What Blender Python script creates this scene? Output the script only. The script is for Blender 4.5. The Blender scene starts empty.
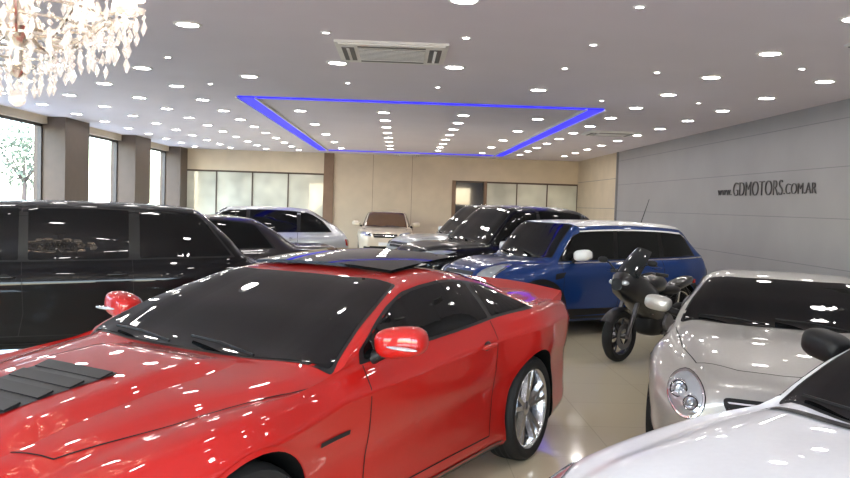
import bpy,bmesh,math,random
from math import sin,cos,pi,radians,sqrt
from mathutils import Vector,Matrix
from mathutils.bvhtree import BVHTree
random.seed(3)
S=bpy.context.scene; COL=S.collection
S.view_settings.view_transform='Standard'

# ---------------------------------------------------------------- materials
def mat(name,col,rough=.5,metal=0,coat=0,emis=None,estr=0,var=.05,scale=6,trans=0,ior=1.45,spec=.5,bump=0):
    m=bpy.data.materials.new(name); m.use_nodes=True
    nt=m.node_tree; b=nt.nodes['Principled BSDF']
    c=(col[0],col[1],col[2],1)
    b.inputs['Base Color'].default_value=c
    if var>0:
        tc=nt.nodes.new('ShaderNodeTexCoord'); n=nt.nodes.new('ShaderNodeTexNoise')
        n.inputs['Scale'].default_value=scale
        nt.links.new(tc.outputs['Object'],n.inputs['Vector'])
        r=nt.nodes.new('ShaderNodeValToRGB')
        r.color_ramp.elements[0].position=.3; r.color_ramp.elements[1].position=.7
        r.color_ramp.elements[0].color=tuple(x*(1-var) for x in c[:3])+(1,)
        r.color_ramp.elements[1].color=tuple(min(1,x*(1+var)) for x in c[:3])+(1,)
        nt.links.new(n.outputs['Fac'],r.inputs['Fac']); nt.links.new(r.outputs['Color'],b.inputs['Base Color'])
        if bump>0:
            bp=nt.nodes.new('ShaderNodeBump'); bp.inputs['Strength'].default_value=bump
            nt.links.new(n.outputs['Fac'],bp.inputs['Height']); nt.links.new(bp.outputs['Normal'],b.inputs['Normal'])
    b.inputs['Roughness'].default_value=rough; b.inputs['Metallic'].default_value=metal
    b.inputs['Coat Weight'].default_value=coat; b.inputs['Coat Roughness'].default_value=.02
    b.inputs['Transmission Weight'].default_value=trans; b.inputs['IOR'].default_value=ior
    b.inputs['Specular IOR Level'].default_value=spec
    if emis:
        b.inputs['Emission Color'].default_value=(*emis,1); b.inputs['Emission Strength'].default_value=estr
    return m
def paint(name,col,metal=.25,rough=.35,spec=.5,coat=.8): return mat(name,col,rough,metal,coat,var=.02,scale=40,spec=spec)
M_black=mat('black_plastic',(.010,.010,.011),.45,spec=.3)
M_well=mat('wheel_well',(.004,.004,.004),.9,spec=.1)
M_glass=mat('tinted_glass',(.003,.0035,.004),.03,0,.2,var=.02,spec=.35)
M_glassg=mat('tinted_screen',(.015,.018,.02),.03,0,.4,var=.02)
M_tyre=mat('tyre_rubber',(.012,.012,.012),.7,spec=.3)
M_rim=mat('alloy_silver',(.55,.56,.58),.22,.95)
M_rimd=mat('alloy_dark',(.08,.08,.09),.3,.8)
M_chrome=mat('chrome',(.8,.8,.82),.08,1,var=.01)
M_lens=mat('headlamp_lens',(.50,.54,.58),.06,.5,1)
M_red_lens=mat('tail_lamp',(.35,.01,.01),.1,0,1)
M_seam=mat('panel_gap',(.004,.004,.004),.8)
M_plate=mat('license_plate',(.7,.7,.7),.4)

# ---------------------------------------------------------------- mesh builder
class MB:
    def __init__(s): s.v=[];s.f=[];s.m=[];s.s=[]
    def add(s,vs,fs,mi=0,smooth=True):
        o=len(s.v); s.v+= [tuple(p) for p in vs]
        for f in fs: s.f.append([i+o for i in f]); s.m.append(mi); s.s.append(smooth)
    def box(s,c,d,mi=0,rot=None,tx=1,ty=1):
        vs=[]
        for z in (-1,1):
            k=(tx,ty) if z>0 else (1,1)
            for x,y in ((-1,-1),(1,-1),(1,1),(-1,1)):
                p=Vector((x*d[0]/2*k[0],y*d[1]/2*k[1],z*d[2]/2))
                if rot: p=rot@p
                vs.append(p+Vector(c))
        s.add(vs,[(3,2,1,0),(4,5,6,7),(0,1,5,4),(1,2,6,5),(2,3,7,6),(3,0,4,7)],mi,False)
    def tube(s,pts,r,mi=0,n=8,caps=True):
        pts=[Vector(p) for p in pts]
        rs=r if isinstance(r,(list,tuple)) else [r]*len(pts)
        rings=[]; up=Vector((0,0,1)); prev=None
        for i,p in enumerate(pts):
            t=(pts[min(i+1,len(pts)-1)]-pts[max(i-1,0)]).normalized()
            if prev is None:
                a=t.cross(up)
                if a.length<.05: a=t.cross(Vector((1,0,0)))
            else: a=prev-t*prev.dot(t)
            a.normalize(); prev=a; b=t.cross(a)
            rings.append([p+(a*cos(2*pi*k/n)+b*sin(2*pi*k/n))*rs[i] for k in range(n)])
        vs=[q for R in rings for q in R]; fs=[]
        for i in range(len(pts)-1):
            for k in range(n):
                fs.append((i*n+k,i*n+(k+1)%n,(i+1)*n+(k+1)%n,(i+1)*n+k))
        if caps: fs.append(list(range(n))[::-1]); fs.append([(len(pts)-1)*n+k for k in range(n)])
        s.add(vs,fs,mi)
    def lathe(s,prof,c,axis='z',n=24,mi=0,sg=1,closed=False):
        c=Vector(c); vs=[]
        for r,h in prof:
            for k in range(n):
                a=2*pi*k/n
                if axis=='z': p=Vector((r*cos(a),r*sin(a),h*sg))
                elif axis=='y': p=Vector((r*cos(a),h*sg,r*sin(a)))
                else: p=Vector((h*sg,r*cos(a),r*sin(a)))
                vs.append(c+p)
        fs=[]; m=len(prof)
        for i in range(m if closed else m-1):
            j=(i+1)%m
            for k in range(n): fs.append((i*n+k,i*n+(k+1)%n,j*n+(k+1)%n,j*n+k))
        s.add(vs,fs,mi)
    def ell(s,c,r,mi=0,n=18,m=12,e=1.0,rot=None):
        sp=lambda x: math.copysign(abs(x)**e,x)
        vs=[];c=Vector(c)
        for i in range(m+1):
            th=-pi/2+pi*i/m
            for k in range(n):
                a=2*pi*k/n
                p=Vector((r[0]*sp(cos(th))*sp(cos(a)),r[1]*sp(cos(th))*sp(sin(a)),r[2]*sp(sin(th))))
                if rot: p=rot@p
                vs.append(c+p)
        fs=[]
        for i in range(m):
            for k in range(n): fs.append((i*n+k,i*n+(k+1)%n,(i+1)*n+(k+1)%n,(i+1)*n+k))
        s.add(vs,fs,mi)
    def patch(s,bvh,poly,axis,side,off,mi,grid=.07,rnd=0.0):
        P=roundpoly(poly,rnd) if rnd>0 else poly
        bm=bmesh.new(); vs=[bm.verts.new((p[0],p[1],0)) for p in P]; bm.faces.new(vs)
        bmesh.ops.triangulate(bm,faces=bm.faces[:])
        for d in (0,1):
            lo=min(p[d] for p in P); hi=max(p[d] for p in P)
            k=math.floor(lo/grid)+1
            while k*grid<hi:
                co=[0,0,0]; co[d]=k*grid; no=[0,0,0]; no[d]=1
                bmesh.ops.bisect_plane(bm,geom=bm.verts[:]+bm.edges[:]+bm.faces[:],dist=1e-5,plane_co=co,plane_no=no); k+=1
        bm.verts.index_update()
        out=[project(bvh,v.co.x,v.co.y,axis,side,off) for v in bm.verts]
        fs=[[v.index for v in f.verts] for f in bm.faces]
        bm.free(); s.add(out,fs,mi)
    def strip(s,bvh,pts,w,axis,side,off,mi,step=.05):
        D=[]
        for i in range(len(pts)-1):
            a=Vector(pts[i]);b=Vector(pts[i+1]); n=max(1,int((b-a).length/step))
            for k in range(n): D.append(a.lerp(b,k/n))
        D.append(Vector(pts[-1])); vs=[]
        for i,p in enumerate(D):
            t=(D[min(i+1,len(D)-1)]-D[max(i-1,0)]).normalized(); nrm=Vector((-t.y,t.x))*w/2
            for q in (p+nrm,p-nrm): vs.append(project(bvh,q.x,q.y,axis,side,off))
        s.add(vs,[(2*i,2*i+1,2*i+3,2*i+2) for i in range(len(D)-1)],mi)
    def obj(s,name,mats,parent=None,sharp=None):
        me=bpy.data.meshes.new(name); me.from_pydata(s.v,[],s.f)
        for m in mats: me.materials.append(m)
        me.polygons.foreach_set('material_index',s.m); me.polygons.foreach_set('use_smooth',s.s)
        me.update()
        if sharp: me.set_sharp_from_angle(angle=radians(sharp))
        o=bpy.data.objects.new(name,me); COL.objects.link(o)
        if parent: o.parent=parent
        return o
def roundpoly(P,r,n=4):
    out=[];m=len(P)
    for i in range(m):
        a=Vector(P[i-1]);b=Vector(P[i]);c=Vector(P[(i+1)%m])
        ra=min(r,(a-b).length*.45); rc=min(r,(c-b).length*.45)
        p=b+(a-b).normalized()*ra; q=b+(c-b).normalized()*rc
        for k in range(n+1):
            t=k/n; out.append(tuple(p*(1-t)**2+b*2*t*(1-t)+q*t*t))
    return out
def project(bvh,u,v,axis,side,off):
    if axis=='y': o=Vector((u,side*3,v)); d=Vector((0,-side,0))
    elif axis=='z': o=Vector((u,v,4)); d=Vector((0,0,-1))
    else: o=Vector((side*6,u,v)); d=Vector((-side,0,0))
    l,n,i,ds=bvh.ray_cast(o,d)
    if l is None:
        o2=o+d*(2.2 if axis=='y' else 2.9 if axis=='z' else 3.9)
        l,n,i,ds=bvh.find_nearest(o2)
    if n.dot(d)>0: n=-n
    f=off(u,v) if callable(off) else off
    return l+n*f
def empty(name,loc,ang=0):
    e=bpy.data.objects.new(name,None); e.empty_display_size=.3; COL.objects.link(e)
    e.location=loc; e.rotation_euler=(0,0,ang); return e
def pchip(K):
    K=sorted(K); X=[k[0] for k in K];Y=[k[1] for k in K];n=len(X)
    h=[X[i+1]-X[i] for i in range(n-1)]; d=[(Y[i+1]-Y[i])/h[i] for i in range(n-1)]
    m=[d[0]]+[0]*(n-2)+[d[-1]]
    for i in range(1,n-1):
        if d[i-1]*d[i]>0:
            w1=2*h[i]+h[i-1];w2=h[i]+2*h[i-1]; m[i]=(w1+w2)/(w1/d[i-1]+w2/d[i])
    def f(x):
        if x<=X[0]: return Y[0]
        if x>=X[-1]: return Y[-1]
        i=0
        while x>X[i+1]: i+=1
        t=(x-X[i])/h[i]; t2=t*t;t3=t2*t
        return (2*t3-3*t2+1)*Y[i]+(t3-2*t2+t)*h[i]*m[i]+(-2*t3+3*t2)*Y[i+1]+(t3-t2)*h[i]*m[i+1]
    return f
def wheel(mb,c,r,w,sg,mt,mr,md,spokes=5,double=False,sw=.16):
    mb.lathe([(.68*r,-.45*w),(.9*r,-.5*w),(.985*r,-.40*w),(r,-.28*w),(r,.28*w),(.985*r,.40*w),(.93*r,.49*w),(.82*r,.5*w),(.77*r,.45*w),(.76*r,.40*w)],c,'y',40,mt,sg)
    for g in (-.18,0,.18):
        mb.lathe([(r*1.001,(g-.02)*w),(r*1.001,(g+.02)*w)],c,'y',40,md,sg)
    mb.lathe([(.775*r,.43*w),(.76*r,.47*w),(.73*r,.44*w),(.70*r,.34*w),(.69*r,-.3*w)],c,'y',40,mr,sg)
    mb.lathe([(.001,-.12*w),(.70*r,-.12*w)],c,'y',32,md,sg)
    mb.lathe([(.16*r,.02*w),(.42*r,.02*w),(.42*r,-.1*w)],c,'y',32,md,sg)
    mb.lathe([(.001,.34*w),(.09*r,.34*w),(.14*r,.30*w),(.16*r,.1*w),(.16*r,-.1*w)],c,'y',20,mr,sg)
    C=Vector(c)
    for i in range(spokes):
        a0=2*pi*i/spokes+.3
        for da in ((-.17,.17) if double else (0,)):
            vs=[]
            for rr,yy,hw in ((.12*r,.30*w,sw*.46*r),(.42*r,.37*w,sw*.34*r),(.73*r,.42*w,sw*.38*r)):
                aa=a0+da*(1 if rr>.3*r else .6)
                e=Vector((cos(aa),0,sin(aa))); t=Vector((-sin(aa),0,cos(aa)))
                for dy,k in ((0,.75),(-.16*w,1.1)):
                    for q in (-1,1): vs.append(C+e*rr+t*(q*hw*k)+Vector((0,sg*(yy+dy),0)))
            fs=[]
            for j in range(2):
                b=j*4; n=b+4
                fs+=[(b,b+1,n+1,n),(b+2,n+2,n+3,b+3),(b,n,n+2,b+2),(b+1,b+3,n+3,n+1)]
            mb.add(vs,fs,mr,False)

# ---------------------------------------------------------------- car generator
def car(name,loc,ang,P,L,W,H,axf,axr,wr,nose,hood,cowl,rf,rr,tail,deck,bf,br,wt,wc,wtl=None,
        panes=(),flare=.02,mirror=None,glass=None,rim=None,spokes=5,double=False,roofmat=None,
        clad=False,zlow=.2,rearglass='z',lamps='std',grille='std',trim=None,handles=True,seams=(),midz=None,beltin=.93,extra=None,hoodmid=None,archk=1.12,
        mdx=.38,mdz=.11,msz=1.0,hoodline=True,panetop=.0,clampw=.955,sh=.008,mout=.075,plate=True,crease=0,endk=1.0):
    h=L/2;w=W/2; root=empty(name,(loc[0],loc[1],0),ang)
    glass=glass or M_glass; rim=rim or M_rim; trim=trim or M_black
    wtl=wtl or wt+.04
    hm=(-h+.2+cowl)/2
    hmz=hoodmid or (nose+.04+hood)/2+.03
    zt=[(-h,nose-.14),(-h+.04,nose-.05),(-h+.2,nose+.04),(hm,hmz),(cowl,hood),((cowl+rf)/2,(hood+H-.03)/2+.025),(rf,H-.03),((rf+rr)/2,H),(rr,H-.04),((rr+tail)/2,(H-.04+deck)/2+.03),(tail,deck)]
    if tail<h-.15: zt+=[(h-.08,deck-.01),(h,deck-.1)]
    else: zt+=[(h,deck-.14)]
    fzt=pchip(zt)
    fdrop=pchip([(-h,.02),(-h+.3,.03),(cowl,.04),(rf,.05),(rr,.055),(tail,.04),(h,.03)])
    fwt=pchip([(-h,.50*w),(-h+.3,.64*w),((-h+cowl)/2,.72*w),(cowl,wc),(rf,wt+.01),((rf+rr)/2,wt),(rr,wt-.02),(tail,wtl),(h,wtl-.06)])
    zb=pchip([(-h,nose-.2),(-h+.12,nose-.10),(axf,bf-.05),(cowl,bf),((cowl+tail)/2,(bf+br)/2-.005),(tail-.1,br),(h-.1,br-.04),(h,deck-.25)])
    fzc=lambda x: fzt(x)-fdrop(x)
    fzb=lambda x: min(zb(x),fzc(x)-.025)
    k=1+flare
    fwm=pchip([(-h,.60*w),(-h+.06,.76*w),(-h+.2,.88*w),(-h+.45,.955*w),(axf,w*k*.985),(axf+.6,w*.968),((axf+axr)/2,w*.955),(axr-.55,w*.965),(axr,w*k),(h-.4,w*(.965+.02*(endk-1)/.1)),(h-.12,w*.88*endk),(h-.03,w*.80*endk),(h,.70*w*endk)])
    fzm=lambda x:(midz or .62)+.06*(x/h)
    fz0=pchip([(-h,zlow+.12),(-h+.15,zlow+.01),(axf,zlow),(axr,zlow),(h-.15,zlow+.04),(h,zlow+.2)])
    def section(x):
        wm=fwm(x);z0=fz0(x);zB=fzb(x);zC=fzc(x);zT=fzt(x);wB=wm*beltin;wT=min(fwt(x),wB*clampw);zM=min(fzm(x),zB-.06)
        ctrl=[(0,z0),(wm*.86,z0),(wm*.945,z0+.03),(wm*(.985-crease*.6),z0*.5+zM*.5),(wm,zM),(wm*(.5+.5*beltin)+sh,zB-.045),(wB,zB),
              (wB*.5+wT*.5+.012*(zC-zB)/.3,(zB+zC)/2+.01),(wT+.01,zC-.012),(wT*.86,zC+.55*(zT-zC)),(wT*.45,zT-.12*(zT-zC)),(0,zT)]
        if crease:   # pinched waist + crisp shoulder line
            ctrl[4:6]=[(wm*(1-crease),zM-.02),(wm*(1-crease*.55),zM+.05),(wm,zB-.135),(wm*1.002,zB-.115),(wm*.5+wB*.5,zB-.045)]
        pts=[]
        n=len(ctrl)
        for i in range(n-1):
            p0=ctrl[i-1] if i>0 else (-ctrl[1][0],ctrl[1][1]);p1=ctrl[i];p2=ctrl[i+1]
            p3=ctrl[i+2] if i+2<n else (-ctrl[n-2][0],ctrl[n-2][1])
            P0,P1,P2,P3=[Vector(p) for p in (p0,p1,p2,p3)]
            d1=max((P1-P0).length,1e-4);d2=max((P2-P1).length,1e-4);d3=max((P3-P2).length,1e-4)
            m1=((P1-P0)/d1-(P2-P0)/(d1+d2)+(P2-P1)/d2)*d2
            m2=((P2-P1)/d2-(P3-P1)/(d2+d3)+(P3-P2)/d3)*d2
            for q in range(5):
                t=q/5;t2=t*t;t3=t2*t
                pts.append((2*t3-3*t2+1)*P1+(t3-2*t2+t)*m1+(-2*t3+3*t2)*P2+(t3-t2)*m2)
        pts.append(Vector(ctrl[-1]))
        return pts
    N=100; xs=[]
    for i in range(N+1):
        t=-1+2*i/N; xs.append(h*(.5*t+.5*sin(t*pi/2)))
    bm=bmesh.new(); prev=None
    for x in xs:
        s=section(x); ring=[bm.verts.new((x,p.x if 0<j<len(s)-1 else 0,p.y)) for j,p in enumerate(s)]
        ring+=[bm.verts.new((x,-p.x,p.y)) for p in reversed(s[1:-1])]
        n=len(ring)
        if prev:
            for j in range(n): bm.faces.new((prev[j],prev[(j+1)%n],ring[(j+1)%n],ring[j]))
        else: bm.faces.new(ring)
        prev=ring
    bm.faces.new(prev)
    bmesh.ops.recalc_face_normals(bm,faces=bm.faces[:])
    for f in bm.faces: f.smooth=True
    bvh=BVHTree.FromBMesh(bm)
    me=bpy.data.meshes.new('body'); bm.to_mesh(me); bm.free()
    me.materials.append(P); me.materials.append(M_well)
    body=bpy.data.objects.new('body',me); COL.objects.link(body)
    # wheel wells
    ra=wr*archk; cm=MB()
    for ax in (axf,axr):
        for sg in (-1,1):
            prof=[(.0005,w-.30),(ra,w-.30),(ra,w+.25),(.0005,w+.25)]
            cm.lathe(prof,(ax,0,wr+.01),'y',48,1,sg)
    cut=cm.obj('cutter',[P,M_well]);
    b2=bmesh.new(); b2.from_mesh(cut.data); bmesh.ops.remove_doubles(b2,verts=b2.verts[:],dist=.002)
    bmesh.ops.recalc_face_normals(b2,faces=b2.faces[:]); b2.to_mesh(cut.data); b2.free()
    md=body.modifiers.new('b','BOOLEAN'); md.operation='DIFFERENCE'; md.object=cut; md.solver='EXACT'
    dg=bpy.context.evaluated_depsgraph_get(); dg.update()
    nm=bpy.data.meshes.new_from_object(body.evaluated_get(dg)); body.modifiers.clear(); body.data=nm; nm.name='body'
    bpy.data.objects.remove(cut)
    nm.set_sharp_from_angle(angle=radians(38)); body.parent=root
    # windows
    g=MB(); mats=[glass,trim,P,M_seam,M_lens,M_chrome,M_black,roofmat or P,M_red_lens,M_plate,M_glass]
    ys=lambda n,a:[-a+2*a*i/n for i in range(n+1)]
    b=wc-.035; t=wt-.03
    poly=[(cowl-.05+.11*(y/b)**2+.02,y) for y in ys(12,b)]+[(rf-.02+.04*(1-(y/t)**2)*-1,-y) for y in ys(8,t)]
    if rf-cowl>.1:
        g.patch(bvh,poly,'z',1,.002,6,.06,.03)
        sh2=[((p[0]-(cowl+rf)/2)*.96+(cowl+rf)/2,p[1]*.975) for p in poly]
        g.patch(bvh,sh2,'z',1,.005,0,.06,.03)
    if rearglass=='z':
        a1=wt-.06;a2=wtl-.07
        poly=[(rr+.04,y) for y in ys(6,a1)]+[(tail-.05,-y) for y in ys(6,a2)]
        g.patch(bvh,poly,'z',1,.004,0,.06,.05)
    elif rearglass=='x':
        z1=deck+.02;z2=H-.12
        g.patch(bvh,[(-wtl+.1,z1),(wtl-.1,z1),(wt-.08,z2),(-wt+.08,z2)],'x',1,.004,0,.06,.05)
    for sg in (-1,1):
        x0=panes[0][0];x1=panes[-1][1];x1t=panes[-1][2] if len(panes[-1])>2 else x1
        def pane(a,c,ct,gp,off,mi):
            n=8; bt=[(a+(c-a)*i/n,) for i in range(n+1)]
            B=[(x[0],fzb(x[0])+gp+.02) for x in bt]
            T=[(a+(ct-a)*i/n,fzc(a+(ct-a)*i/n)-gp-.012-panetop) for i in range(n,-1,-1)]
            T=[(x,max(z,fzb(x)+gp+.024)) for x,z in T]
            g.patch(bvh,B+T,'y',sg,off,mi,.06,.02)
        pane(x0-.03,x1+.03,x1t+.03,0,.0025,1)
        for pn in panes:
            pane(pn[0]+.012,pn[1]-.012,(pn[2] if len(pn)>2 else pn[1])-.012,.016,.0055,0)
        for sx in seams:
            zz=fzb(sx)+.015
            g.strip(bvh,[(sx,zz),(sx+.02,.6),(sx-.02,zlow+.14)],.008,'y',sg,.002,3)
        if len(seams)>1: g.strip(bvh,[(seams[0]-.02,zlow+.14),(seams[-1]-.02,zlow+.14)],.008,'y',sg,.002,3)
        if handles:
            for sx in seams[1:]:
                p=project(bvh,sx-.14,fzb(sx)-.12,'y',sg,.0)
                g.ell(p+Vector((0,sg*.018,0)),(.1,.014,.016),2,e=.7)
                g.ell(p,(.05,.008,.03),6)
        for ax in (axf,axr):
            arc=[(ax+cos(a)*(ra+.012),wr+.01+sin(a)*(ra+.012)) for a in [radians(-20+220*i/28) for i in range(29)] if wr+.01+sin(a)*(ra+.012)>zlow+.04]
            if clad: 
                arc=[(ax+(x-ax)*1.08,wr+(z-wr)*1.08) for x,z in arc]
                g.strip(bvh,arc,.075,'y',sg,.008,6)
            else: g.strip(bvh,arc,.02,'y',sg,.006,2)
        if clad: g.strip(bvh,[(axf+ra,zlow+.12),(axr-ra,zlow+.12)],.14,'y',sg,.008,6)
        else: g.strip(bvh,[(axf+ra+.02,zlow+.05),(axr-ra-.02,zlow+.05)],.05,'y',sg,.006,6)
        if mirror is not False:
            mm={'P':2,'B':6,'R':7,None:2}[mirror]
            mx=cowl+mdx; mz=fzb(mx)+mdz; my=sg*(w+mout); q=msz
            R=Matrix.Rotation(sg*radians(8),3,'X')@Matrix.Rotation(-sg*radians(10),3,'Z')
            g.ell((mx,my,mz),(.085*q,.135*q,.078*q),mm,24,16,.68,R)
            g.ell((mx+.05,my,mz),(.045*q,.115*q,.062*q),5,e=.6,rot=R)
            base=project(bvh,mx-.03,fzb(mx)+.03,'y',sg,-.01)
            g.tube([base,(mx,my-sg*.07,mz-.045)],[.035,.03],6)
        zl=nose-.07
        if lamps=='std':
            g.patch(bvh,[(sg*.46*w,zl-.06),(sg*.85*w,zl-.04),(sg*.90*w,zl+.06),(sg*.78*w,zl+.075),(sg*.5*w,zl+.03)],'x',-1,.006,4,.05,.03)
            g.patch(bvh,[(sg*.5*w,zl-.04),(sg*.60*w,zl-.035),(sg*.62*w,zl+.02),(sg*.52*w,zl+.015)],'x',-1,.009,6,.05,.03)
        if lamps=='round':
            circ=lambda r:[(sg*.66*w+r*cos(a),zl+r*1.15*sin(a)) for a in [2*pi*i/20 for i in range(20)]]
            g.patch(bvh,circ(.125),'x',-1,.006,5,.05); g.patch(bvh,circ(.108),'x',-1,.010,4,.05)
        g.patch(bvh,[(sg*.62*w,deck-.28),(sg*.86*w,deck-.26),(sg*.86*w,deck-.12),(sg*.62*w,deck-.14)],'x',1,.006,8,.05,.03)
        if lamps: g.patch(bvh,[(sg*.5*w,zlow+.14),(sg*.76*w,zlow+.15),(sg*.74*w,zlow+.23),(sg*.52*w,zlow+.21)],'x',-1,.006,6,.05,.02)
    if grille=='std':
        g.patch(bvh,[(-.40*w,nose-.16),(.40*w,nose-.16),(.43*w,nose-.05),(-.43*w,nose-.05)],'x',-1,.006,6,.05,.03)
        g.patch(bvh,[(-.40*w,nose-.115),(.40*w,nose-.115),(.40*w,nose-.10),(-.40*w,nose-.10)],'x',-1,.012,5,.05)
    g.patch(bvh,[(-.5*w,zlow+.12),(.5*w,zlow+.12),(.55*w,zlow+.24),(-.55*w,zlow+.24)],'x',-1,.006,6,.05,.03)
    if plate: g.patch(bvh,[(-.2,zlow+.26),(.2,zlow+.26),(.2,zlow+.36),(-.2,zlow+.36)],'x',-1,.014,9,.1)
    hw=.74*w
    if hoodline: g.strip(bvh,[(cowl-.03,wc-.02),((cowl-h)/2,hw),(-h+.32,.6*w),(-h+.22,.3*w),(-h+.2,0),(-h+.22,-.3*w),(-h+.32,-.6*w),((cowl-h)/2,-hw),(cowl-.03,-wc+.02)],.007,'z',1,.002,3)
    for y0 in (-.45,.12):
        a=project(bvh,cowl+.0,y0,'z',1,.02); c=project(bvh,cowl+.09,y0+.5*min(1,wc/.75),'z',1,.022)
        g.tube([a,a.lerp(c,.5)+Vector((0,0,.012)),c],.008,6,6)
    if roofmat:
        q=wt+.015
        poly=[(rf-.0-.05*(1-(y/q)**2),y) for y in ys(8,q)]+[(rr+.1,-y) for y in ys(8,q-.03)]
        g.patch(bvh,poly,'z',1,.006,7,.06,.06)
        for sg in (-1,1):
            g.strip(bvh,[(x,fzc(x)-.03) for x in [rf+.02+(rr+.12-rf)*i/14 for i in range(15)]],.10,'y',sg,.012,7)
    T=dict(h=h,w=w,bvh=bvh,fzb=fzb,fzc=fzc,fzt=fzt,g=g,root=root,wc=wc)
    if extra: extra(T)
    g.obj('glazing_and_trim',mats,root,sharp=50)
    for ax,nn in ((axf,'front'),(axr,'rear')):
        for sg in (-1,1):
            mb=MB(); wheel(mb,(0,0,0),wr,.235,sg,0,1,2,spokes,double)
            o=mb.obj('wheel_'+nn,[M_tyre,rim,M_black],root,sharp=40); o.location=(ax,sg*(w-.135),wr)
    return T

RED=paint('red_paint',(.37,.007,.005),.0,.45,spec=.2,coat=.9)
# --- red sports coupe
def ex_coupe(T):
    g=T['g'];bvh=T['bvh']
    def bul(u,v):
        a=max(0,1-abs(v)/.46); b=min(1,max(0,(-.9-u)/.3))*min(1,max(0,(u+2.28)/.35))
        s=lambda t:t*t*(3-2*t)
        return -.004+.050*s(min(1,a*3.4))*s(b)
    g.patch(bvh,[(-2.27,-.46),(-.9,-.46),(-.9,.46),(-2.27,.46)],'z',1,bul,2,.03)
    vo=[(-2.02,-.19),(-1.50,-.23),(-1.50,.23),(-2.02,.19)]
    g.patch(bvh,vo,'z',1,.049,6,.06,.05)
    for i in range(4):
        x=-1.95+i*.13; hwd=.18+.012*i
        p=project(bvh,x,0,'z',1,.052)
        g.box(p,(.07,hwd*2,.008),6,Matrix.Rotation(radians(-15),3,'Y'))
        g.box(p+Vector((.05,0,-.002)),(.025,hwd*1.9,.006),3)
    # slid-back sunroof panel
    bmv=[];n=8
    for i in range(n+1):
        for j in range(n+1):
            x=.16+.78*i/n; y=-.52+1.04*j/n
            bmv.append((x,y,1.40+.05*(i/n)-.02*(2*j/n-1)**2-.006*(2*i/n-1)**2))
    m=len(bmv); vs=bmv+[(a,b,c-.018) for a,b,c in bmv]; fs=[]
    for i in range(n):
        for j in range(n):
            q=i*(n+1)+j; fs.append((q,q+1,q+n+2,q+n+1)); fs.append((m+q,m+q+n+1,m+q+n+2,m+q+1))
    for i in range(n):
        for (p,q) in ((i,i+1),(n*(n+1)+i,n*(n+1)+i+1),(i*(n+1),(i+1)*(n+1)),(i*(n+1)+n,(i+1)*(n+1)+n)): fs.append((p,q,m+q,m+p))
    g.add(vs,fs,10,False)
    for y in (-.42,.42): g.tube([(.3,y,1.34),(.88,y,1.42)],.012,6,6)
    # rear lip spoiler
    sp=[]; N=20
    for i in range(N+1):
        y=-.83+1.66*i/N; k=(y/.83)**2
        xx=2.26-.17*k; zd=T['fzt'](xx-.12)-.012-.045*k
        sp.append([(xx-.22,y,zd-.02),(xx-.02,y,zd+.035),(xx+.07,y,zd+.065),(xx+.085,y,zd+.035),(xx+.05,y,zd-.08)])
    vs=[p for r in sp for p in r]; fs=[]
    for i in range(N):
        for k in range(5): fs.append((i*5+k,i*5+(k+1)%5,(i+1)*5+(k+1)%5,(i+1)*5+k))
    fs+= [(0,1,2,3,4),(N*5+4,N*5+3,N*5+2,N*5+1,N*5)]
    g.add(vs,fs,2,False)
    for sg in (-1,1):
        g.strip(bvh,[(-1.02,.70),(-.78,.705)],.022,'y',sg,.006,6)
        g.strip(bvh,[(-1.9,.60),(-1.84,.60)],.03,'y',sg,.006,8)
        mx=-.90+.40; g.ell((mx-.075,sg*(.96+.10),T['fzb'](mx)+.105),(.02,.09,.010),4)
car('sports_coupe_car',(-.567,4.82),math.atan2(.848,.53),RED,4.76,1.92,1.375,-1.46,1.39,.365,.80,1.01,-.92,.05,.90,1.62,1.12,.955,1.055,.67,.89,.74,
    panes=((-.62,.80,.76),(.83,1.34,1.02)),flare=.04,mirror='P',double=True,seams=(-.62,.80),extra=ex_coupe,midz=.62,beltin=.945,zlow=.17,mdx=.43,mdz=.12,msz=.98,clampw=.985,sh=.012,mout=.045,crease=.034,endk=1.03)
BLK=paint('black_paint',(.002,.002,.003),.0,.4,spec=.1,coat=.5)
car('suv',(-3.93,8.56),radians(22),BLK,4.9,1.92,1.69,-1.5,1.45,.37,1.0,1.12,-1.15,-.45,1.6,2.3,1.08,1.05,1.12,.66,.78,.74,
    panes=((-1.0,-.02),(.04,.98),(1.06,2.0,1.72)),seams=(-1.0,0,1.0),clad=False,rearglass='x',mirror='P',zlow=.24)
car('sedan_car',(-3.3,12.6),radians(15),paint('dark_grey_paint',(.02,.015,.017),.3,.3),4.6,1.8,1.50,-1.4,1.35,.33,.8,.98,-1.0,-.25,.9,1.65,1.06,.95,1.0,.56,.7,.64,
    panes=((-.85,.1),(.15,1.25,.98)),seams=(-.8,.12,1.0))
SIL=paint('silver_paint',(.46,.47,.49),.5,.35)
car('hatchback_car',(-3.35,17.6),radians(8),SIL,4.4,1.8,1.61,-1.35,1.35,.34,.92,1.05,-1.1,-.35,1.3,2.1,1.08,1.02,1.08,.62,.72,.68,
    panes=((-.95,.05),(.1,1.1),(1.15,1.8,1.6)),seams=(-.9,.08,1.1),rearglass='x')
car('hatchback_car',(-.42,26.3),radians(90),paint('pale_gold_paint',(.62,.54,.42),.3,.35),4.1,1.74,1.50,-1.25,1.25,.32,.86,1.0,-1.05,-.35,1.35,1.95,1.02,.96,1.02,.58,.7,.64,
    panes=((-.9,.05),(.1,1.1)),seams=(-.85,.08,1.1),rearglass='x',glass=mat('bronze_glass',(.10,.055,.03),.05,0,.6))
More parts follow.
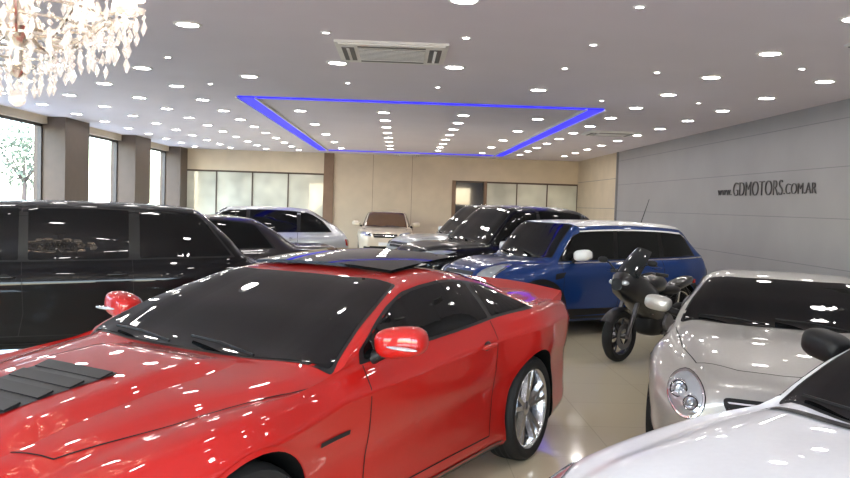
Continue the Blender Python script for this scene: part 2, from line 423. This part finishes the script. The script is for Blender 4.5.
car('suv',(2.1,17.5),radians(25),paint('grey_silver_paint',(.38,.41,.42),.45,.35),4.7,1.88,1.80,-1.4,1.4,.37,1.02,1.14,-1.15,-.4,1.55,2.2,1.12,1.08,1.12,.66,.77,.72,
    panes=((-1.0,-.02),(.04,1.0),(1.06,1.9,1.7)),seams=(-1.0,0,1.0),rearglass='x',clad=True)
car('suv',(2.05,14.33),radians(25),BLK,4.3,1.86,1.78,-1.32,1.3,.37,1.02,1.14,-1.05,-.35,.95,2.0,1.14,1.08,1.14,.64,.76,.72,
    panes=((-.9,.0),(.05,.95),(1.0,1.7,1.3)),seams=(-.9,0.02,.95),rearglass='x',clad=True)
# --- blue compact crossover with white roof
WHT=paint('white_paint',(.72,.72,.74),0,.3,coat=.7)
def ex_mini(T):
    g=T['g'];bvh=T['bvh']
    g.tube([(1.25,0,1.52),(1.42,0,1.95)],[.008,.004],6,6)
    for sg in (-1,1):
        g.strip(bvh,[(-.9,1.012),(0,1.03),(1.8,1.09)],.018,'y',sg,.007,5)
        g.patch(bvh,[(-1.0,.80),(-.86,.82),(-.80,.90),(-.98,.88)],'y',sg,.006,6,.05,.02)
    g.patch(bvh,[(-.36,.60),(.36,.60),(.42,.78),(-.42,.78)],'x',-1,.01,5,.05,.06)
    g.patch(bvh,[(-.32,.62),(.32,.62),(.38,.76),(-.38,.76)],'x',-1,.014,6,.05,.05)
car('crossover_car',(2.64,11.93),radians(25),paint('blue_paint',(.003,.030,.15),.2,.3,spec=.3),4.0,1.79,1.60,-1.22,1.30,.34,.92,1.06,-.98,-.50,1.42,1.92,1.04,1.01,1.09,.66,.72,.72,
    panes=((-.85,.12),(.17,.95),(1.0,1.62,1.42)),seams=(-.85,.14,.95),roofmat=WHT,mirror='R',clad=True,rearglass='x',lamps='round',extra=ex_mini,panetop=.055)
# --- silver roadster
CHP=paint('champagne_silver_paint',(.42,.41,.385),.4,.35)
def ex_road(T):
    g=T['g'];bvh=T['bvh']
    for sg in (-1,1):
        a0=.575; zc0=.575
        def egg(s,dy=0,dz=0):
            return [(sg*(a0+dy+s*.125*cos(t)*(1+.10*sin(t))),zc0+dz+s*.138*sin(t)+s*.02*cos(t)) for t in [2*pi*i/28 for i in range(28)]]
        g.patch(bvh,egg(1.0),'x',-1,.008,6,.04)
        g.patch(bvh,egg(.95),'x',-1,.014,5,.04)
        dome=lambda u,v:.014+.02*max(0,1-((abs(u)-a0)/.14)**2-((v-zc0)/.13)**2)
        g.patch(bvh,egg(.86),'x',-1,dome,4,.03)
        for (dy,dz,r) in ((.035,.03,.050),(-.045,-.03,.042)):
            c=project(bvh,sg*(a0+dy),zc0+dz,'x',-1,.034)
            g.lathe([(.001,0),(r*.35,-.005),(r*.5,-.012),(r*.8,-.02),(r,-.03),(r*1.1,-.025),(r*1.12,.02)],c,'x',20,5)
            g.lathe([(r*.96,-.031),(r*1.13,-.026)],c,'x',20,6)
            g.ell(c+Vector((-.012,0,0)),(.018,r*.4,r*.4),4)
    g.patch(bvh,[(-.30,.47),(.30,.47),(.36,.60),(-.36,.60)],'x',-1,.012,6,.05,.05)
    for z in (.50,.535,.57): g.patch(bvh,[(-.31,z-.005),(.31,z-.005),(.32,z+.005),(-.32,z+.005)],'x',-1,.018,5,.1)
    g.lathe([(.001,0),(.06,0),(.07,-.01),(.07,.03)],project(bvh,0,.535,'x',-1,.03),'x',20,5)
    g.ell((.02,.10,T['fzt'](.0)-.045),(.03,.10,.022),6)
    for yy in (-.34,.34):
        g.tube([(.9,yy-.14,1.0),(.9,yy-.13,1.12),(.9,yy,1.16),(.9,yy+.13,1.12),(.9,yy+.14,1.0)],.02,5,8)
car('roadster_car',(3.26,6.66),math.atan2(.906,.423),CHP,4.08,1.80,1.27,-1.25,1.18,.32,.70,.90,-.68,.0,.62,1.22,.98,.86,.92,.62,.80,.66,
    panes=((-.45,.72,.55),),seams=(-.5,.75),lamps=None,grille=None,extra=ex_road,mirror='P',spokes=7,msz=.85,plate=False)
# --- white foreground car
def ex_white(T):
    g=T['g'];bvh=T['bvh']
    g.strip(bvh,[(-1.0,-.72),(-1.01,0),(-1.0,.72)],.05,'z',1,.006,6)
car('sedan_car',(2.80,3.13),radians(24),WHT,4.66,1.78,1.42,-1.38,1.3,.33,.80,.965,-.95,-.15,.9,1.6,1.05,.92,.99,.58,.79,.64,
    panes=((-.8,.1),(.15,1.2,.95)),seams=(-.8,.12,1.0),mirror='B',extra=ex_white,hoodline=False,mdx=.66,mdz=.19,msz=.95)

# ---------------------------------------------------------------- motorcycle
def motorcycle(loc,ang):
    r=empty('motorcycle',(loc[0],loc[1],0),ang); mb=MB()  # +x rear
    for x,w in ((0,.12),(1.42,.18)):
        mb.lathe([(.22,-w*.4),(.27,-w*.5),(.295,-w*.3),(.305,0),(.295,w*.3),(.27,w*.5),(.22,w*.4)],(x,0,.305),'y',36,0)
        mb.lathe([(.225,-.04),(.205,-.03),(.205,.03),(.225,.04)],(x,0,.305),'y',36,1)
        for k in range(6):
            a=k*pi/3; mb.tube([(x+.04*cos(a),0,.305+.04*sin(a)),(x+.21*cos(a+.12),0,.305+.21*sin(a+.12))],.012,1,6)
        mb.tube([(x,-.1,.305),(x,.1,.305)],.03,2)
        for sy in (-.07,.07): mb.lathe([(.09,0),(.155,0),(.155,.006),(.09,.006)],(x,sy,.305),'y',28,2)
    for sy in (-.1,.1):
        mb.tube([(0,sy,.305),(.17,sy,.62),(.34,sy,.95)],[.028,.028,.022],2)
        mb.tube([(1.42,sy,.305),(1.1,sy,.38),(.85,sy,.42)],[.025,.035,.04],2)
    fs=[];vs=[]
    for i in range(11):
        a=radians(35+110*i/10)
        for sy in (-.07,-.04,.04,.07): vs.append((-.02+.335*cos(a)*1.0,sy,.305+(.335 if abs(sy)<.05 else .31)*sin(a)))
    for i in range(10):
        for k in range(3): fs.append((i*4+k,i*4+k+1,i*4+k+5,i*4+k+4))
    mb.add(vs,fs,3)
    mb.ell((.72,0,.45),(.26,.17,.2),4,e=.6); mb.ell((.6,0,.62),(.15,.14,.14),2,e=.6)
    mb.lathe([(.001,.2),(.10,.2),(.11,.17),(.11,0)],(.78,0,.42),'y',20,2,-1)
    for k in range(5): mb.box((.58,0,.54+k*.03),(.28,.32,.012),2)
    mb.tube([(.34,0,.9),(.7,0,.72),(1.0,0,.66),(1.25,0,.78)],.03,4)
    mb.ell((.62,0,.88),(.27,.17,.12),3,e=.85)
    mb.ell((1.0,0,.79),(.26,.14,.06),4,e=.8)
    mb.ell((1.35,0,.86),(.28,.11,.06),3,e=.8,rot=Matrix.Rotation(radians(-12),3,'Y'))
    mb.box((1.62,0,.88),(.04,.14,.05),6)
    mb.tube([(1.5,0,.80),(1.70,0,.62)],[.02,.015],4); mb.box((1.72,0,.58),(.02,.18,.14),4)
    st=[(-.10,.07,.84,.98),(.0,.14,.76,1.05),(.15,.17,.68,1.06),(.35,.19,.56,.99),(.55,.19,.40,.90),(.75,.17,.30,.62)]
    vs=[];fs=[];n=14
    for (x,w,z0,z1) in st:
        for k in range(n):
            a=2*pi*k/n; e=lambda t:math.copysign(abs(t)**.75,t)
            vs.append((x,w*e(sin(a)),(z0+z1)/2-(z1-z0)/2*e(cos(a))))
    for i in range(len(st)-1):
        for k in range(n): fs.append((i*n+k,i*n+(k+1)%n,(i+1)*n+(k+1)%n,(i+1)*n+k))
    fs.append(list(range(n)))
    mb.add(vs,fs,3)
    for sy in (-1,1):
        mb.ell((-.05,sy*.08,.93),(.05,.05,.032),5)
        mb.tube([(.30,sy*.05,1.0),(.32,sy*.2,1.04),(.38,sy*.36,1.02)],.014,2)
        mb.tube([(.33,sy*.25,1.035),(.38,sy*.38,1.02)],.02,4)
        mb.tube([(.08,sy*.12,1.04),(.10,sy*.24,1.14),(.1,sy*.30,1.16)],.009,4)
        mb.ell((.1,sy*.33,1.17),(.025,.065,.035),4,e=.8)
        mb.tube([(.95,sy*.1,.35),(.95,sy*.22,.33)],.013,2)
    mb.tube([(.7,-.15,.3),(1.0,-.18,.3),(1.2,-.19,.38)],.03,2); mb.tube([(1.15,-.19,.38),(1.6,-.2,.5)],[.05,.06],2,12)
    mb.tube([(.85,-.12,.35),(.9,-.3,.01)],.012,2)
    vs=[];fs=[]
    for i in range(7):
        t=i/6; x=-.02+.38*t; z=1.03+.36*t-.06*t*t; w=.17*(1-.35*t*t)
        for k in range(9):
            q=-1+2*k/8; vs.append((x+.10*q*q,w*q,z-.05*q*q))
    for i in range(6):
        for k in range(8): fs.append((i*9+k,i*9+k+1,i*9+k+10,i*9+k+9))
    mb.add(vs,fs,7)
    mb.obj('motorcycle_body',[M_tyre,M_rimd,mat('bike_metal',(.15,.15,.16),.3,.9),paint('bike_paint',(.008,.008,.010)),M_black,M_lens,M_red_lens,M_glassg],r,sharp=45)
motorcycle((2.60,9.20),radians(42))

# ---------------------------------------------------------------- room shell
XL,XR,YF,YB,HC=-8.0,6.4,-4.0,28.8,3.47
M_ceil=mat('ceiling_paint',(.70,.66,.725),.6,var=.02,scale=1)
M_wallr=mat('grey_wall',(.31,.31,.325),.5,var=.04,scale=1.2)
M_groove=mat('groove',(.21,.21,.225),.7)
M_beige=mat('beige_panel',(.62,.53,.40),.45,var=.05,scale=2)
M_brown=mat('brown_pillar',(.085,.06,.045),.5)
M_frame=mat('window_frame',(.05,.045,.045),.4)
M_white=mat('white_plastic',(.75,.75,.73),.4)
fm=bpy.data.materials.new('polished_tile'); fm.use_nodes=True; nt=fm.node_tree; b=nt.nodes['Principled BSDF']
tc=nt.nodes.new('ShaderNodeTexCoord'); br=nt.nodes.new('ShaderNodeTexBrick'); nt.links.new(tc.outputs['Object'],br.inputs['Vector'])
br.inputs['Color1'].default_value=(.68,.60,.43,1);br.inputs['Color2'].default_value=(.66,.585,.42,1);br.inputs['Mortar'].default_value=(.52,.46,.34,1)
br.inputs['Scale'].default_value=1;br.inputs['Brick Width'].default_value=.8;br.inputs['Row Height'].default_value=.8;br.inputs['Mortar Size'].default_value=.003;br.offset=0
nt.links.new(br.outputs['Color'],b.inputs['Base Color']); b.inputs['Roughness'].default_value=.10; b.inputs['Coat Weight'].default_value=.2
mb=MB(); mb.box(((XL+XR)/2,(YF+YB)/2,-.1),(XR-XL+.6,YB-YF+.6,.2)); mb.obj('floor',[fm])
cx0,cx1,cy0,cy1=-2.76,3.40,13.5,27.0; sw=.28
mb=MB(); T=.25; zc=HC+T/2
def cbox(x0,x1,y0,y1,mi=0,z=zc,t=T): mb.box(((x0+x1)/2,(y0+y1)/2,z),(x1-x0,y1-y0,t),mi)
cbox(XL-.3,XR+.3,YF-.3,YB+.3)
mb.obj('ceiling',[M_ceil])
M_led=mat('blue_led',(.0,.0,.3),.5,emis=(.03,.025,1.0),estr=1.4,var=0)
mb=MB(); z=HC-.012; s2=.12
mb.box((cx0+sw/2,(cy0+cy1)/2,z),(sw,cy1-cy0,.02)); mb.box((cx1-sw/2,(cy0+cy1)/2,z),(sw,cy1-cy0,.02))
mb.box(((cx0+cx1)/2,cy0+s2/2,z),(cx1-cx0-2*sw,s2,.02)); mb.box(((cx0+cx1)/2,cy1-s2/2,z),(cx1-cx0-2*sw,s2,.02))
for x in (cx0-.02,cx0+sw+.02,cx1+.02,cx1-sw-.02): mb.box((x,(cy0+cy1)/2,HC-.022),(.035,cy1-cy0,.04),1)
mb.obj('led_strip_light',[M_led,M_white])
mb=MB(); ys0=23.5
mb.box((XR+.15,(YF+ys0)/2,HC/2),(.3,ys0-YF,HC),0); mb.box((XR+.15,(ys0+YB)/2,HC/2),(.3,YB-ys0,HC),2)
for z in (1.0,1.74,2.50,3.2): mb.box((XR-.001,(YF+ys0)/2,z),(.006,ys0-YF,.010),1)
for z in (.9,1.8,2.7): mb.box((XR-.001,(ys0+YB)/2,z),(.006,YB-ys0,.012),1)
mb.box((XR-.02,ys0,HC/2),(.06,.08,HC),1)
mb.obj('wall_right',[M_wallr,M_groove,M_beige])
mb=MB(); mb.box((XR-.01,(YF+YB)/2,.06),(.02,YB-YF,.12)); mb.obj('baseboard_right',[M_white])
mb=MB()
def wb(x0,x1,z0,z1,mi=0,y=YB+.15,t=.3): mb.box(((x0+x1)/2,y,(z0+z1)/2),(x1-x0,t,z1-z0),mi)
wb(XL,-2.75,2.74,HC); wb(-2.4,1.85,0,HC); wb(1.85,XR,2.64,HC); wb(-2.75,-2.4,0,HC,1,YB+.1,.4); wb(XL,XL+.15,0,2.74)
for x in (-1.0,.4): mb.box((x,YB-.001,HC/2),(.012,.006,HC),1)
wb(1.85,1.98,0,2.64,1,YB+.1,.4); wb(3.0,3.1,0,2.64,1,YB+.1,.4)
mb.obj('wall_back',[M_beige,mat('brown_trim',(.22,.14,.09),.5)])
M_off=mat('office_glazing',(.62,.64,.56),.12,0,.6,var=.25,scale=1.0)
M_dark=mat('dark_glazing',(.05,.055,.07),.06,0,.8)
def win(name,x0,x1,z1,m,n):
    r=MB(); y=YB+.08
    r.box(((x0+x1)/2,y,z1/2),(x1-x0,.03,z1),0)
    for i in range(n+1): r.box((x0+(x1-x0)*i/n,y-.02,z1/2),(.04,.06,z1),1)
    for z in (.03,z1-.03): r.box(((x0+x1)/2,y-.02,z),(x1-x0,.06,.06),1)
    r.obj(name,[m,M_brown])
win('window_1',XL+.15,-2.75,2.74,M_off,4); win('window_2',1.98,3.0,2.64,M_dark,1); win('window_3',3.1,XR,2.64,M_off,3)
mb=MB(); hz=3.30
mb.box((XL-.15,(YF+YB)/2,(hz+HC)/2),(.3,YB-YF,HC-hz)); mb.box((XL-.15,(YF+YB)/2,.1),(.3,YB-YF,.2))
mb.obj('wall_left',[M_beige])
M_pane=bpy.data.materials.new('clear_pane'); M_pane.use_nodes=True; nt=M_pane.node_tree; nt.nodes.clear()
o=nt.nodes.new('ShaderNodeOutputMaterial');mx=nt.nodes.new('ShaderNodeMixShader');tr=nt.nodes.new('ShaderNodeBsdfTransparent');gl=nt.nodes.new('ShaderNodeBsdfGlossy')
gl.inputs['Roughness'].default_value=.02; mx.inputs[0].default_value=.06
tr.inputs[0].default_value=(.93,.96,.95,1)
nt.links.new(tr.outputs[0],mx.inputs[1]);nt.links.new(gl.outputs[0],mx.inputs[2]);nt.links.new(mx.outputs[0],o.inputs[0])
pil=[(-4.0,-3.0),(.2,1.6),(4.4,5.9),(8.8,10.4),(13.2,14.6),(18.4,19.8),(23.2,24.6),(27.9,YB)]
mb=MB()
for a,c in pil: mb.box((XL+.05,(a+c)/2,HC/2),(.7,c-a,HC))
mb.obj('wall_left_pillars',[M_brown])
wn=4
for i in range(len(pil)-1):
    a=pil[i][1];c=pil[i+1][0]; r=MB()
    r.box((XL-.15,(a+c)/2,(hz+.2)/2),(.012,c-a,hz-.2),0)
    for y in (a+.03,c-.03): r.box((XL-.15,y,(hz+.2)/2),(.08,.06,hz-.2),1)
    for z in (.23,hz-.03): r.box((XL-.15,(a+c)/2,z),(.08,c-a,.06),1)
    r.obj('window_%d'%wn,[M_pane,M_frame]); wn+=1
mb=MB(); mb.box(((XL+XR)/2,YF-.15,HC-.2),(XR-XL,.3,.4)); mb.box((XL+.5,YF-.15,HC/2),(1,.3,HC)); mb.box((XR-.5,YF-.15,HC/2),(1,.3,HC)); mb.box((-.8,YF-.15,HC/2),(.5,.3,HC))
mb.obj('wall_front',[M_beige])
# outside
mb=MB(); mb.box((-20,12,-.16),(24,60,.1)); mb.box((0,-14,-.16),(30,20,.1)); mb.obj('street_pavement',[mat('pavement',(.45,.43,.40),.9)])
mb=MB()
mb.box((-26,10,2.4),(2,26,5),0)
for i in range(8):
    mb.box((-24.97,-1+i*3.2,2.2),(.06,1.6,2.6),1)
mb.box((-26,31,1.6),(2,12,3.2),2)
mb.obj('street_building',[mat('facade',(.62,.58,.52),.8),mat('facade_glass',(.12,.14,.16),.1),mat('facade_b',(.45,.38,.33),.8)])
M_leaf=mat('leaves',(.16,.18,.12),.7,var=.4,scale=3); M_bark=mat('bark',(.14,.10,.08),.9)
def tree(x,y,H):
    m=MB(); m.tube([(0,0,-.1),(.05,.05,H*.4),(0,.1,H*.62)],[.16,.12,.07],1)
    for k in range(5):
        a=k*1.3; m.tube([(.03,.05,H*.45),(.9*cos(a),.9*sin(a),H*.72)],[.06,.03],1,6)
    for k in range(650):
        a=random.uniform(0,6.28);ph=random.uniform(-1,1);rr=1.7*random.random()**.4
        c=Vector((rr*sqrt(1-ph*ph)*cos(a),rr*sqrt(1-ph*ph)*sin(a),H*.74+rr*ph*1.0))
        u=Vector((random.gauss(0,1),random.gauss(0,1),random.gauss(0,1))).normalized()*.14
        w=Vector((random.gauss(0,1),random.gauss(0,1),random.gauss(0,1))).normalized()*.09
        m.add([c-u,c+w,c+u,c-w],[(0,1,2,3)],0,False)
    o=m.obj('tree',[M_leaf,M_bark]); o.location=(x,y,0)
tree(-18.5,32,4.4); tree(-19,41,4.8); tree(-16,26,3.8)

# ---------------------------------------------------------------- ceiling fittings
M_lamp=mat('downlight_glow',(1,1,1),.5,emis=(1,.955,.92),estr=66,var=0)
M_ring=mat('downlight_trim',(.8,.8,.8),.3)
big=[];small=[]
for X in (3.85,5.3):
    for k in range(-4,12): big.append((X,8.4+1.6*k))
big+=[(-2.15,8.06),(-2.15,4.8),(-2.15,11.3),(-.82,9.95),(-.82,6.5),(.48,6.7),(.62,9.95),(.48,3.4),(1.95,11.6),(1.95,4.9),(-.82,3.2)]
for X in (-.36,1.15):
    for k in range(8): big.append((X,15.2+1.45*k))
for X in (-1.95,2.6):
    for k in range(5): big.append((X,15.4+2.6*k))
for X in (-3.5,-4.6,-5.8,-7.0):
    for k in range(-4,10): big.append((X,12.55+1.65*k))
for y in (-2.5,.2,): 
    for x in (-1.5,1.5): big.append((x,y))
small=[(1.95,8.3),(1.95,6.7),(1.95,9.75),(-.8,8.2),(-.8,11.6),(.5,11.7),(.62,8.2),(-2.9,10.0),(-2.9,12.2),(4.6,9.2),(4.6,12.4),(3.1,12.5),(3.1,9.8),(-.9,5.0),(-3.0,8.0)]
mb=MB()
for x,y in big:
    mb.lathe([(.001,-.006),(.105,-.006)],(x,y,HC),'z',24,0)
    mb.lathe([(.105,-.006),(.108,-.014),(.135,-.010),(.142,0)],(x,y,HC),'z',24,1)
for x,y in small:
    mb.lathe([(.001,-.004),(.034,-.004)],(x,y,HC),'z',12,0)
    mb.lathe([(.034,-.004),(.036,-.01),(.052,-.008),(.055,0)],(x,y,HC),'z',12,1)
mb.obj('recessed_downlights',[M_lamp,M_ring])
M_grey=mat('ac_grille',(.12,.12,.12),.5)
def ac(x,y,w,d):
    m=MB(); 
    m.box((x,y,HC-.0135),(w,d,.025),0); m.box((x,y,HC-.034),(w-.08,d-.08,.016),0)
    m.box((x,y,HC-.044),(w*.60,d*.55,.006),1)
    for i in range(9): m.box((x,y-d*.26+d*.065*i,HC-.049),(w*.60,.016,.008),0)
    for sx in (-1,1):
        m.box((x+sx*w*.39,y,HC-.044),(w*.11,d*.66,.006),1)
        m.box((x+sx*w*.39,y,HC-.050),(.03,d*.6,.01),0,Matrix.Rotation(sx*.4,3,'Y'))
    for sy in (-1,1): m.box((x,y+sy*d*.37,HC-.044),(w*.6,d*.05,.006),1)
    m.obj('air_conditioner',[M_white,M_grey])
ac(-.14,9.1,1.22,1.15); ac(4.62,17.7,1.1,.9); ac(.2,27.9,.9,.6)
def vent(x,y,w,d):
    m=MB(); m.box((x,y,HC-.01),(w,d,.02),0)
    for i in range(7): m.box((x,y-d*.4+d*.8*i/6,HC-.024),(w*.9,.012,.01),1)
    m.obj('ceiling_vent',[M_white,M_grey])
vent(4.6,7.7,.5,.35); 
m=MB(); m.lathe([(.001,-.05),(.04,-.05),(.055,-.03),(.06,0)],(-1.05,6.2,HC),'z',20,0); m.obj('smoke_detector',[M_white])

# sign
M_sign=mat('sign_dark',(.09,.09,.10),.3,.5)
sr=empty('wall_sign',(XR-.012,14.05,2.24))
def txt(body,y0,y1,hh,dz,o=-.012):
    cu=bpy.data.curves.new('sign_letters','FONT'); cu.body=body; cu.size=1; cu.offset=o; cu.extrude=.008
    cu.materials.append(M_sign)
    so=bpy.data.objects.new('sign_letters',cu); COL.objects.link(so); so.parent=sr
    bpy.context.view_layer.update()
    dx,dy=so.dimensions.x,so.dimensions.y
    so.rotation_euler=(radians(90),0,radians(-90)); so.location=(0,y0-14.2,dz-hh/2)
    so.scale=((y0-y1)/dx,hh/.72,1)
txt('www.',16.1,15.45,.18,-.03,-.018); txt('GDMOTORS',15.38,13.4,.28,0,-.018); txt('.COM.AR',13.34,12.3,.19,-.03,-.018)

# ---------------------------------------------------------------- chandelier
ch=empty('chandelier',(-1.65,3.5,0))
M_crys=mat('crystal',(.95,.92,.90),.03,0,.5,trans=.7,var=.02,emis=(1,.86,.76),estr=.14)  # weak warm emission added to the crystals to imitate glimmering lamplight
M_brass=mat('chandelier_silver',(.75,.70,.62),.2,.9)
M_shade=mat('lit_shade',(1,.93,.86),.6,emis=(1,.86,.72),estr=2.0,var=.02)
M_bulb=mat('lit_bulb',(1,.9,.8),.6,emis=(1,.82,.64),estr=14,var=.02)
mb=MB()
def octa(c,r,hh,mi=0):
    c=Vector(c); vs=[c+Vector((r*cos(a),r*sin(a),0)) for a in (0,pi/3,2*pi/3,pi,4*pi/3,5*pi/3)]+[c+Vector((0,0,hh)),c-Vector((0,0,hh))]
    fs=[]
    for k in range(6): fs+=[(k,(k+1)%6,6),((k+1)%6,k,7)]
    mb.add(vs,fs,mi,False)
mb.lathe([(.001,HC),(.09,HC),(.08,HC-.05),(.02,HC-.08),(.012,HC-.1)],(0,0,0),'z',20,1)
mb.tube([(0,0,HC-.09),(0,0,2.95)],.008,1,6)
mb.lathe([(.012,2.95),(.05,2.93),(.02,2.88),(.03,2.8),(.07,2.74),(.03,2.68),(.02,2.6),(.06,2.54),(.09,2.5),(.10,2.46),(.05,2.42),(.02,2.38),(.02,2.30),(.05,2.28),(.001,2.25)],(0,0,0),'z',20,1)
mb.ell((0,0,2.165),(.035,.035,.035),0); octa((0,0,2.22),.02,.03)
def arms(n,R,z0,zt,ph):
    for k in range(n):
        a=2*pi*k/n+ph; e=Vector((cos(a),sin(a),0))
        pts=[e*(R*t)+Vector((0,0,z0+(-.13*sin(pi*min(1,t*1.25))+ (zt-z0)*t*t))) for t in [i/10 for i in range(11)]]
        mb.tube(pts,.009,1,6); p=pts[-1]
        mb.lathe([(.01,-.02),(.06,0),(.065,.012),(.02,.014),(.014,.02),(.014,.07)],p,'z',16,0)
        mb.lathe([(.060,.05),(.058,.08),(.038,.17),(.034,.175)],p,'z',18,2)
        mb.lathe([(.001,.19),(.014,.17),(.016,.13),(.012,.07)],p,'z',10,3)
        for q in range(8):
            b=2*pi*q/8; c=p+Vector((.06*cos(b),.06*sin(b),-.02))
            octa(c,.008,.012); octa(c-Vector((0,0,.045)),.013,.032)
        a2=2*pi*(k+1)/n+ph; p2=Vector((cos(a2)*R,sin(a2)*R,p.z))
        for t in [i/14 for i in range(1,14)]:
            c=p.lerp(p2,t)-Vector((0,0,.16*sin(pi*t)+.01)); octa(c,.010,.012)
            if int(t*14)%3==0: octa(c-Vector((0,0,.05)),.014,.035)
        q0=Vector((0,0,z0+.34))
        for t in [i/16 for i in range(1,16)]:
            c=p.lerp(q0,t)-Vector((0,0,.14*sin(pi*t))); octa(c,.009,.012)
arms(10,.46,2.53,2.56,.1); arms(6,.26,2.72,2.80,.4)
for R,z,n,L in ((.38,2.52,30,3),(.30,2.47,26,3),(.22,2.41,20,3),(.14,2.35,14,3),(.07,2.30,8,2)):
    mb.lathe([(R-.006,z+.01),(R+.006,z+.01),(R+.006,z),(R-.006,z)],(0,0,0),'z',28,1,closed=True)
    for k in range(n):
        a=2*pi*k/n
        for l in range(L): octa((R*cos(a),R*sin(a),z-.02-.032*l),.010,.014)
        octa((R*cos(a),R*sin(a),z-.035-.032*L),.014,.032)
mb.obj('chandelier_frame',[M_crys,M_brass,M_shade,M_bulb],ch,sharp=40)

# ---------------------------------------------------------------- world + camera
w=bpy.data.worlds.new('World'); S.world=w; w.use_nodes=True; nt=w.node_tree
sky=nt.nodes.new('ShaderNodeTexSky'); sky.sky_type='NISHITA'; sky.sun_disc=False; sky.sun_elevation=radians(45); sky.sun_rotation=radians(200)
nt.links.new(sky.outputs[0],nt.nodes['Background'].inputs[0]); nt.nodes['Background'].inputs[1].default_value=2.2
cam=bpy.data.cameras.new('camera'); co=bpy.data.objects.new('camera',cam); COL.objects.link(co); S.camera=co
cam.sensor_width=36; cam.lens=36*800/850; cam.clip_start=.05; cam.clip_end=200
co.matrix_world=Matrix.Translation((0,0,1.77))@Matrix.Rotation(radians(-1.86),4,'Z')@Matrix.Rotation(radians(90-2.52),4,'X')@Matrix.Rotation(radians(1.8),4,'Z')
